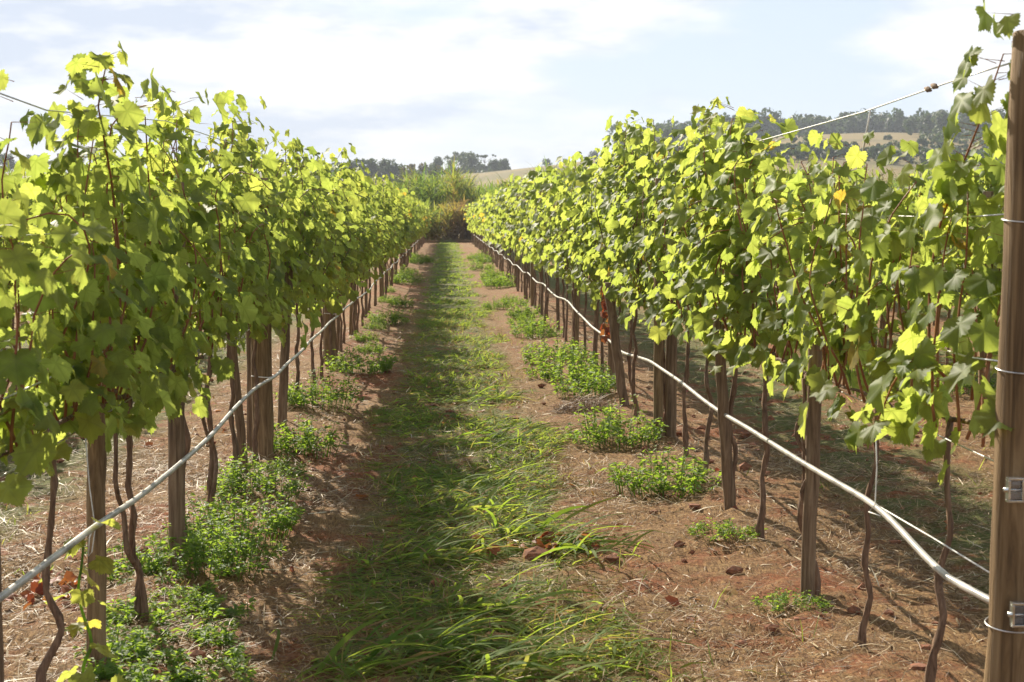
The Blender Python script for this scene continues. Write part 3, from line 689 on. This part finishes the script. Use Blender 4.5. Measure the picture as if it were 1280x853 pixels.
# ------------------------------------------------------------------ ground cover
def add_weed(acc, r_, n_stem, rad, h, leaf=.045):
    for k in range(n_stem):
        q = rad * math.sqrt(r_.random()); a_ = r_.uniform(0, 6.28); x, y = q * math.cos(a_), q * math.sin(a_)
        hh = h * (1 - .55 * (q / rad) ** 2) * r_.choice([.5, .75, 1.0, 1.0, 1.3]) * r_.uniform(.75, 1.15); top = np.array([x * 1.25 + r_.normal(0, .02), y * 1.25 + r_.normal(0, .02), hh])
        tube(acc, [(x, y, -.03), ((x + top[0]) / 2, (y + top[1]) / 2, hh * .55), top], [.003, .0025, .0015], 3, mat=1, caps=False, r_=r_)
        m = 20; u = r_.uniform(.25, 1.0, m); P = np.array([x, y, 0]) + (top - np.array([x, y, 0])) * u[:, None]
        az = np.arange(m) * 2.4 + r_.uniform(0, 6); d = np.stack([np.cos(az), np.sin(az), r_.uniform(-.1, .6, m)], -1)
        add_leaves(acc, P + d * .012, np.array([0, 0, 1.]) - d * .3 + r_.normal(0, .25, (m, 3)), d, leaf * r_.uniform(.6, 1.25, m), 'weed', 0, r_, np.clip(.3 + .5 * u + r_.normal(0, .2, m), 0, 1), curl=.5)
LEAF['weed'] = (np.array([[0, 0], [0, 1.], [.2, .62], [.24, .3], [-.24, .3], [-.2, .62]]), np.array([(0, 3, 2), (0, 2, 1), (0, 1, 5), (0, 5, 4)])[:, ::-1])
weed_me = []
for k in range(5):
    a = Acc(); r_ = np.random.default_rng(40 + k); add_weed(a, r_, [55, 70, 48, 62, 40][k], [.26, .30, .24, .28, .3][k], [.26, .30, .24, .28, .15][k], .036)
    weed_me.append(a.mesh('weed_clump', [M_weed, M_weed]))
nwc = {}
def weed(x, y, s, label, group, k=None, sz=None):
    k = int(rng.integers(0, 4)) if k is None else k
    o = link('weed_clump', weed_me[k]); o.location = (x, y, ggh(x, y)); o.rotation_euler = (0, 0, rng.uniform(0, 6.28))
    o.scale = (s, s, sz or s); tag(o, label, 'weed', group)
lw = [(452, 462, 1.15, 'big rounded green weed clump at the foot of the thick dark post, left row'), (398, 508, .95, 'green weed clump beyond the leaning grey stake, left row'),
      (376, 560, 1.0, 'leafy green weed clump to the right of the thick brown post, left row'), (322, 618, .8, 'small weed clump in front of the thick brown post, left row'),
      (304, 662, .95, 'bushy weed clump in dappled shade between two left row trunks'), (258, 705, .85, 'light green weed clump right of the dark weathered post'),
      (232, 745, .5, 'weed clump spreading before the dark weathered post, left row'), (345, 585, .6, 'low weed tuft tucked against the thick brown post, left row')]
rw = [(828, 610, 1.0, 'bright green weed clump nearest of those under the right row'), (772, 548, .95, 'green weed clump in front of the dark leaning stake, right row'),
      (735, 492, 1.15, 'large weed clump at the foot of the leafy-wrapped post, right row'), (705, 470, 1.2, 'large weed clump on the path side of the post wrapped in dry leaves'),
      (690, 448, 1.1, 'green weed clump just beyond the large pair under the right row'), (668, 418, 1.0, 'weed clump in the middle distance under the right row'),
      (655, 395, 1.0, 'smaller weed clump farther along under the right row'), (905, 672, .5, 'low thin weed beside the dark leaning stake, right row'), (990, 752, .42, 'low thin weed at the foot of the straight grey stake, right row')]
for k, (a_, b_, s, lab) in enumerate(lw + rw):
    q = on_z(a_, b_, .05); weed(q[0], q[1], s, lab, 'green weed clumps under the vine rows', k=k % 4 if s > .7 else 4)
for y in np.arange(18.5, 60, 1.3):
    for X in (XL + .25, XR - .4):
        if rng.random() < (.55 if X < 0 else .38): weed(X + rng.normal(0, .12), y + rng.normal(0, .3), rng.uniform(.45, 1.15), 'small distant weed clump under the row %s of the path' % ('left' if X < 0 else 'right'), 'distant weed clumps of the %s row' % ('left' if X < 0 else 'right'))
for X, y0, tx in ((XL - 2.7, 10, 'left'), (XR + 2.7, 8, 'right')):
    for y in np.arange(y0, 34, 1.5):
        if rng.random() < .7: weed(X + rng.normal(0, .2), y, rng.uniform(.6, 1.1), 'weed clump under the second vine row on the %s' % tx, 'weed clumps of the second row on the %s' % tx)
# low ground cover near the left row foot
gc = Acc(); r_ = np.random.default_rng(77)
for k in range(70):
    q = on_z(r_.uniform(120, 300), r_.uniform(690, 870), .03)
    a = Acc(); add_weed(a, r_, 3, .06, r_.uniform(.04, .09), .03)
    for v_, t_, m_, ti_ in zip(a.v, a.t, a.m, a.tint): pass
    vv = np.concatenate(a.v) + np.array([q[0], q[1], ggh(q[0], q[1])]); tt = np.concatenate(a.t); gc.add(vv, tt, 0, tint=np.concatenate(a.tint))
tag(gc.obj('low_weeds', M_weed), kind='stuff')
# pale seedling in front of the reddish post
sb = on_y(105, 853, 5.0); sx, sy = -1.14, 5.0
sr = empty('young_vine', (sx, sy, ggh(sx, sy)), 'pale yellow-green young vine in front of the reddish post, bottom left', 'plant')
r_ = np.random.default_rng(5); a = Acc(); stem = crooked(r_, (0, 0, -.05), (.0, .02, .55), 8, .012); tube(a, stem, np.linspace(.007, .004, len(stem)), 6); a.obj('stem', M_weed, sr)
a = Acc(); n = 17; u = np.linspace(.12, 1, n); P = np.stack([np.interp(u, np.linspace(0, 1, len(stem)), stem[:, k]) for k in range(3)], -1)
az = np.arange(n) * 2.4; d = np.stack([np.cos(az), np.sin(az), .3 + 0 * az], -1); P = P + d * r_.uniform(.04, .11, (n, 1))
add_leaves(a, P, d * .5 + np.array([0, 0, .6]) + r_.normal(0, .3, (n, 3)), d + np.array([0, 0, -.9]), r_.uniform(.045, .07, n), 'hi', 0, r_, np.clip(r_.uniform(.6, .98, n), 0, 1)); a.obj('foliage', M_vine, sr)
# grass of the path
gr = Acc()
def strip_edge(y): return -.45 + .10 * np.sin(y * .9) + .07 * np.sin(y * 2.3 + 1), .62 + .14 * np.sin(y * 1.25 + .6) + .08 * np.sin(y * 2.9)
def patchy(x, y): return .5 + .28 * np.sin(2.2 * y + 1.3 * np.sin(1.9 * x + .5)) + .22 * np.sin(3.1 * x - .8 * y + 2)
def grass_zone(y0, y1, tufts, per, lr, wr, seg, elev, tmix=.5):
    y = y0 + (y1 - y0) * rng.random(tufts); e0, e1 = strip_edge(y); x = e0 + (e1 - e0) * rng.beta(1.3, 1.05, tufts)
    k = rng.random(tufts) < np.clip(patchy(x, y) * 1.85 - .30, .04, 1); x = x[k]; y = y[k]; m = len(x)
    n = m * per; xx = np.repeat(x, per) + rng.normal(0, .045, n); yy = np.repeat(y, per) + rng.normal(0, .045, n)
    aim = np.repeat(rng.normal(-.3, 1.2, m), per) + rng.normal(0, .7, n)           # mostly combed over to the right and towards the camera
    big = np.repeat(rng.uniform(.55, 1.15, m), per)
    add_blades(gr, np.stack([xx, yy, gh(xx, yy) - .005], -1), aim, big * rng.uniform(*lr, n), rng.uniform(*wr, n), rng.uniform(*elev, n), rng.uniform(.6, 1.5, n), seg,
               tint=np.clip(np.repeat(rng.normal(tmix, .13, m), per) + rng.normal(0, .10, n) + .5 * (rng.random(n) < .07), 0, 1))
grass_zone(4.2, 8.5, 1150, 10, (.06, .22), (.005, .012), 4, (.1, .9), .58)
grass_zone(8.5, 14, 1700, 10, (.07, .20), (.006, .013), 4, (.15, .9), .46)
grass_zone(14, 30, 2600, 8, (.07, .17), (.008, .014), 3, (.3, 1.0), .50)
grass_zone(30, 90, 4600, 5, (.07, .15), (.012, .024), 2, (.4, 1.1), .48)
# named tufts the photograph shows lying out to the right
for a_, b_, nn in ((700, 690, 90), (650, 670, 70), (600, 690, 60), (640, 650, 50), (720, 700, 40), (620, 770, 60), (560, 820, 80), (480, 840, 90), (660, 850, 60), (700, 830, 40), (580, 560, 60), (640, 555, 50), (620, 500, 60), (540, 700, 60), (600, 610, 60)):
    nn = int(nn * .9); q = on_z(a_, b_, 0); xx = q[0] + rng.normal(0, .12, nn) - .08; yy = q[1] + rng.normal(0, .10, nn)
    add_blades(gr, np.stack([xx, yy, gh(xx, yy)], -1), rng.normal(-.2, .7, nn), rng.uniform(.14, .48, nn), rng.uniform(.010, .019, nn), rng.uniform(.3, .9, nn), rng.uniform(.7, 1.4, nn), 6, tint=np.clip(rng.normal(.5, .18, nn), 0, 1))
# scattered sprigs elsewhere
n = 2600; xx = rng.uniform(-5, 6.5, n); yy = rng.uniform(4.2, 24, n)
k = (np.sin(xx * 1.9 + 1) + np.sin(yy * 1.3 + xx)) > rng.uniform(-.2, 1.6, n); xx = np.repeat(xx[k], 5); yy = np.repeat(yy[k], 5); n = len(xx)
add_blades(gr, np.stack([xx + rng.normal(0, .03, n), yy + rng.normal(0, .03, n), gh(xx, yy)], -1), rng.uniform(0, 6.28, n), rng.uniform(.05, .16, n), rng.uniform(.004, .008, n), rng.uniform(.4, 1.3, n), rng.uniform(.3, 1.4, n), 2, tint=np.clip(rng.normal(.72, .2, n), 0, 1))
n = 20000; y = 4.2 + 22 * rng.random(n) ** 1.6; e0, e1 = strip_edge(y); x = e0 - .1 + (e1 - e0 + .2) * rng.random(n)
add_blades(gr, np.stack([x, y, gh(x, y) + .004], -1), rng.uniform(0, 6.28, n), rng.uniform(.04, .16, n), rng.uniform(.003, .006, n), rng.normal(.2, .3, n), rng.normal(.4, .4, n), 2, tint=np.clip(rng.normal(.88, .12, n), 0, 1), zmin=-.01)
tag(gr.obj('grass', M_grass), kind='stuff')
# straw litter of dry cut grass
st = Acc()
def straw(n, xr, yr, lr, wr, tint=(.45, .28)):
    x = rng.uniform(*xr, n); y = yr[0] + (yr[1] - yr[0]) * rng.random(n) ** 1.3
    e0, e1 = strip_edge(y); k = ((x < e0) | (x > e1) | (rng.random(n) < .6)); x = x[k]; y = y[k]; n = len(x)
    cl = rng.random(n) < (.25 + .75 * (np.sin(3.1 * x + 1.7 * np.sin(1.9 * y)) * .5 + .5)); x = x[cl]; y = y[cl]; n = len(x)
    add_blades(st, np.stack([x, y, gh(x, y) + rng.uniform(.004, .02, n)], -1), rng.uniform(0, 6.28, n), rng.uniform(*lr, n), rng.uniform(*wr, n), rng.normal(.08, .22, n), rng.normal(.25, .35, n), 2,
               tint=np.clip(rng.normal(*tint, n), 0, 1), zmin=-.01)
straw(75000, (-3.6, 4.5), (4.0, 11), (.03, .15), (.002, .0045))
straw(9000, (-3.6, 4.5), (4.0, 11), (.03, .12), (.003, .007), (.08, .1))
straw(60000, (-3.2, 4.2), (4.0, 10), (.012, .05), (.003, .007), (.4, .25))
straw(44000, (-4.5, 6.0), (9, 22), (.05, .18), (.003, .007))
straw(900, (-2.5, 3.4), (4.0, 11), (.06, .2), (.006, .012), (.85, .15))
tag(st.obj('straw', M_straw), kind='stuff')
fl = Acc(); n = 90; x = rng.uniform(-2.2, 3.0, n); y = rng.uniform(4.2, 15, n)
add_leaves(fl, np.stack([x, y, gh(x, y) + .018], -1), np.array([0, 0, 1.]) + rng.normal(0, .35, (n, 3)), np.stack([np.cos(x * 9), np.sin(x * 9), 0 * x], -1), rng.uniform(.022, .05, n), 'mid', tint=rng.beta(1.2, 1.5, n), curl=.9)
for a_, b_, m in ((60, 738, 26), (690, 690, 14), (610, 690, 8)):
    q = on_z(a_, b_, .02); x = q[0] + rng.normal(0, .07, m); y = q[1] + rng.normal(0, .12, m)
    add_leaves(fl, np.stack([x, y, gh(x, y) + .02 + .04 * rng.random(m)], -1), np.array([0, 0, 1.]) + rng.normal(0, .7, (m, 3)), rng.normal(0, 1, (m, 3)), rng.uniform(.025, .045, m), 'mid', tint=rng.uniform(0, .5, m), curl=.9)
tag(fl.obj('fallen_leaves', M_litter), kind='stuff')
# mound of pulled dry weeds under the right row
q = on_z(735, 512, .03); a = Acc(); n = 1500; rr = .22 * np.sqrt(rng.random(n)); aa = rng.uniform(0, 6.28, n)
x = 1.3 * rr * np.cos(aa); y = rr * np.sin(aa); z = .13 * (1 - (rr / .22) ** 2) * rng.random(n) ** .5
add_blades(a, np.stack([x, y, z], -1), rng.uniform(0, 6.28, n), rng.uniform(.06, .16, n), rng.uniform(.003, .007, n), rng.normal(.2, .3, n), rng.normal(.6, .4, n), 2, tint=np.clip(rng.normal(.2, .2, n), 0, 1), zmin=-.02)
o = a.obj('dry_weed_heap', M_straw); o.location = (q[0], q[1], ggh(q[0], q[1])); tag(o, 'small heap of pulled brown dry weeds beside the leaning stake, right row', 'heap')
a = Acc(); q = np.array([XR - .02, 14.35, 0]); n = 60; th = rng.uniform(0, 6.28, n); z = rng.uniform(.45, .98, n)
P = np.stack([.06 * np.cos(th) - .02, .06 * np.sin(th), z], -1)
add_leaves(a, P, np.stack([np.cos(th), np.sin(th), .3 + 0 * th], -1), np.stack([0 * th, 0 * th, -1 + 0 * th], -1) + rng.normal(0, .4, (n, 3)), rng.uniform(.03, .055, n), 'mid', tint=rng.uniform(0, .6, n), curl=.9)
o = a.obj('dry_creeper', M_litter); o.location = (q[0], q[1], ggh(q[0], q[1])); tag(o, 'withered red creeper clinging to the dark post of the right row', 'plant')

# ------------------------------------------------------------------ cane field at the end of the path
cf = Acc()
def cane(n, xr, yr, hr, dry, step=1):
    x = rng.uniform(*xr, n); y = rng.uniform(*yr, n); g = gh(x, y); h = rng.uniform(*hr, n) * (1 + .10 * np.sin(x * .8 + 2) + .08 * np.sin(x * 2.1))
    tone = np.clip(dry + .22 * np.sin(x * .55 + y * .2) + .12 * np.sin(x * 1.9) + rng.normal(0, .1, n), 0, 1)
    m = 18
    zz = g[:, None] + h[:, None] * rng.uniform(.05 if step == 0 else .25, .9, (n, m)); low = (zz - g[:, None]) / h[:, None]
    add_blades(cf, np.stack([np.repeat(x, m), np.repeat(y, m), zz.ravel()], -1), rng.uniform(0, 6.28, n * m), (h[:, None] * rng.uniform(.28, .5, (n, m))).ravel(), rng.uniform(.05, .10, n * m),
               rng.uniform(.9, 1.45, n * m), rng.uniform(.3, 2.2, n * m), 3, tint=np.clip((tone[:, None] + .55 * np.maximum(0, .62 - low)).ravel() + rng.normal(0, .08, n * m), 0, 1))
    for i in range(0, n if step else 0, step or 1): tube(cf, [(x[i], y[i], g[i] - .1), (x[i] + rng.normal(0, .1), y[i] + rng.normal(0, .1), g[i] + h[i] * .8)], [.035, .02], 3, caps=False, tint=min(1, tone[i] + .35))
cane(1300, (-16, 18), (91.5, 95.5), (1.6, 2.1), .74, 0)
cane(3400, (-38, 44), (98, 112), (2.9, 3.8), .26, 2)
cane(1200, (-60, 90), (112, 122), (3.2, 4.2), .45, 3)
tag(cf.obj('cane_field', M_cane), kind='stuff')

# ------------------------------------------------------------------ trees on the hills
def crown_acc(r_, w_, h_, zc, n, leaf, lobes=9, tint=(.4, .22)):
    a = Acc(); c = np.stack([r_.normal(0, w_ * .28, lobes), r_.normal(0, w_ * .28, lobes), zc + r_.uniform(-.42, .42, lobes) * h_], -1)
    rad = r_.uniform(.32, .55, lobes) * min(w_, h_) * .6
    k = r_.integers(0, lobes, n); d = unit(r_.normal(0, 1, (n, 3))); P = c[k] + d * (rad[k] * r_.uniform(.55, 1.05, n))[:, None] * np.array([1.1, 1.1, .85])
    add_leaves(a, P, d + r_.normal(0, .5, (n, 3)), r_.normal(0, 1, (n, 3)), leaf * r_.uniform(.6, 1.3, n), 'lo', 0, r_, np.clip(r_.normal(*tint, n) + (r_.normal(0, .12, lobes))[k], 0, 1))
    return a, c, rad
def make_tree(seed, w_, h_, zc, n=520, leaf=.42, tint=(.4, .2), lobes=9, label='', tr=.2):
    r_ = np.random.default_rng(seed); root = empty('tree', (0, 0, 0), label, 'tree')
    a, c, rad = crown_acc(r_, w_, h_, zc, n, leaf, lobes, tint); b = Acc(); top = zc - .1 * h_
    tube(b, crooked(r_, (0, 0, -.5), (r_.normal(0, .2), 0, top), 6, .12), np.linspace(tr, tr * .5, 16), 7)
    for q in c[: min(5, lobes)]: tube(b, [(0, 0, top * .6), (q[0] * .5, q[1] * .5, (top * .7 + q[2]) / 2), q], [tr * .5, tr * .35, tr * .15], 5)
    b.obj('trunk', M_treebark, root); a.obj('crown', M_tree, root); return root
bank = {'round': make_tree(1, 7.5, 7, 4.4, 900, .5, lobes=12), 'tall': make_tree(2, 6.5, 10, 6.0, 1000, .5, lobes=14), 'wide': make_tree(3, 10, 6.5, 4.4, 1000, .5, lobes=13), 'umbrella': make_tree(4, 8, 1.4, 7.2, 330, .36, lobes=12, tr=.16), 'brown': make_tree(5, 7, 5, 4.2, 620, .38, (.92, .1))}
first = set()
def tree(kind, px_, y, s, label, group=None):
    src = bank[kind]; o = src if kind not in first else copy_tree(src); first.add(kind)
    x = (px_ - VPX) / FOC * y; o.location = (x, y, ggh(x, y) - .2); o.scale = (s, s, s); o.rotation_euler = (0, 0, rng.uniform(0, 6.28)); tag(o, label, 'tree', group)
Gt = 'trees on the skyline beyond the cane field'
tree('brown', 508, 330, .72, 'brownish bushy tree in front of the skyline trees, left of the pair', Gt)
tree('brown', 530, 340, .95, 'larger brownish bushy tree above the cane field, right of the pair', Gt)
tree('round', 545, 520, .7, 'round dark tree left of the central skyline clump', Gt)
tree('tall', 566, 540, .62, 'tall tree at the left of the central skyline clump', Gt)
tree('tall', 582, 545, .74, 'tallest tree in the central skyline clump', Gt)
tree('round', 592, 530, .78, 'broad tree on the right of the central skyline clump', Gt)
tree('umbrella', 606, 540, .8, 'flat-topped umbrella tree right of the central skyline clump', Gt)
tree('round', 618, 535, .5, 'small low tree right of the umbrella tree', Gt)
tree('round', 630, 540, .5, 'tiny round tree at the right end of the skyline clump', Gt)
for k, (p_, s) in enumerate(((684, .5), (707, .38), (727, .42), (742, .6))):
    tree('umbrella' if k == 2 else 'round', p_, 640, s, ['lone small round tree on the bare skyline slope', 'smallest lone tree on the bare skyline slope', 'flat-topped lone tree on the bare skyline slope', 'lone tree where the bare slope meets the vines'][k], Gt)
for k, p_ in enumerate((425, 440, 452, 466, 480, 494)):
    tree(['round', 'wide', 'tall', 'wide', 'round', 'wide'][k], p_ + 3, 430, [.62, .7, .6, .75, .72, .6][k], 'green tree of the hazy grove left of the brownish trees', 'trees of the hazy grove')
for k, p_ in enumerate((-30, -8, 8, 22, 40, 56)): tree(['round', 'wide', 'tall'][k % 3], p_, 500, [.6, .75, .6, .7, .5, .55][k], 'small distant tree low on the skyline at the far left', 'trees at the far left skyline')
for k, p_ in enumerate((835, 1140, 1165, 1185, 1206, 1226, 1250, 1275, 1300)): tree(['wide', 'round', 'wide', 'round'][k % 4], p_, 470 + 13 * (k % 3), [.8, .55, .8, .9, 1.05, .95, 1.05, .9, 1.][k], 'dark rounded tree on the hill at right beside the foreground post' if k else 'dark tree rising behind the highest right row shoots', 'trees on the hill at right' if k else None)
# wood along the ridge and scrub under the field: dense masses
wd = Acc(); r_ = np.random.default_rng(9)
def mass(px0, px1, y0, y1, n, w_, h_, zc, k, leaf, tint):
    for i in range(n):
        y = r_.uniform(y0, y1); x = (r_.uniform(px0, px1) - VPX) / FOC * y; s = r_.uniform(.7, 1.15)
        a, c, rad = crown_acc(r_, w_ * s, h_ * s, zc * s, k, leaf, 6, tint); off = np.array([x, y, ggh(x, y) - .3])
        wd.add(np.concatenate(a.v) + off, np.concatenate(a.t), 0, tint=np.concatenate(a.tint)); 
        if zc > 3: tube(wd, [off, off + np.array([0, 0, zc * s])], [.16, .1], 4, mat=1)
mass(780, 1170, 560, 620, 150, 9, 8, 5.2, 260, .7, (.3, .2))
mass(1120, 1500, 560, 640, 90, 9, 8, 5.2, 200, .7, (.3, .2))
mass(405, 640, 540, 600, 60, 6, 3.6, 1.8, 200, .6, (.35, .2))
mass(760, 1300, 330, 380, 170, 6, 2.8, 1.3, 150, .5, (.4, .2))
mass(1150, 1420, 380, 450, 60, 6, 3.5, 2.2, 110, .5, (.4, .2))
mass(960, 1140, 430, 470, 5, 5, 2.6, 1.6, 110, .42, (.4, .2))
tag(wd.obj('woods', [M_tree, M_treebark]), kind='stuff')

# ------------------------------------------------------------------ haze
HAZE = 0.0004
if HAZE:
    mh, t, out = newmat('haze_air'); pv = N(t, 'ShaderNodeVolumePrincipled'); pv.inputs['Density'].default_value = HAZE
    pv.inputs['Color'].default_value = (.86, .92, 1.0, 1); pv.inputs['Anisotropy'].default_value = 0.0; t.links.new(pv.outputs[0], out.inputs['Volume'])
    a = Acc(); x0, x1, y0, y1, z0, z1 = -1500, 1500, -80, 2100, -2, 75
    v = [(x, y, z) for z in (z0, z1) for y in (y0, y1) for x in (x0, x1)]
    f = [(0, 2, 3), (0, 3, 1), (4, 5, 7), (4, 7, 6), (0, 1, 5), (0, 5, 4), (2, 6, 7), (2, 7, 3), (0, 4, 6), (0, 6, 2), (1, 3, 7), (1, 7, 5)]
    tag(a.add(v, f).obj('haze', mh, smooth=False), kind='stuff')
# ------------------------------------------------------------------ clods of red earth
cl = Acc(); n = 900; r_ = np.random.default_rng(31)
x = r_.uniform(-3.4, 4.2, n); y = 4.1 + 12 * r_.random(n) ** 1.4; sz = r_.gamma(2.0, .006, n) + .004
ico_v = []; ph = (1 + 5 ** .5) / 2
for a_ in (-1, 1):
    for b_ in (-ph, ph): ico_v += [(a_, b_, 0), (0, a_, b_), (b_, 0, a_)]
import bmesh
bm = bmesh.new(); bmesh.ops.create_icosphere(bm, subdivisions=1, radius=1); bm.verts.index_update()
iv = np.array([v.co[:] for v in bm.verts]); it = np.array([[v.index for v in f.verts] for f in bm.faces]); bm.free()
for i in range(n):
    cl.add(iv * r_.uniform(.6, 1.25, (len(iv), 1)) * sz[i] * np.array([1.2, 1, .7]) + np.array([x[i], y[i], ggh(x[i], y[i]) + sz[i] * .3]), it)
M_clod = plain('red_earth', (.22, .085, .04), .95, nscale=60, var=.45)
tag(cl.obj('soil_clods', M_clod, smooth=False), kind='stuff')
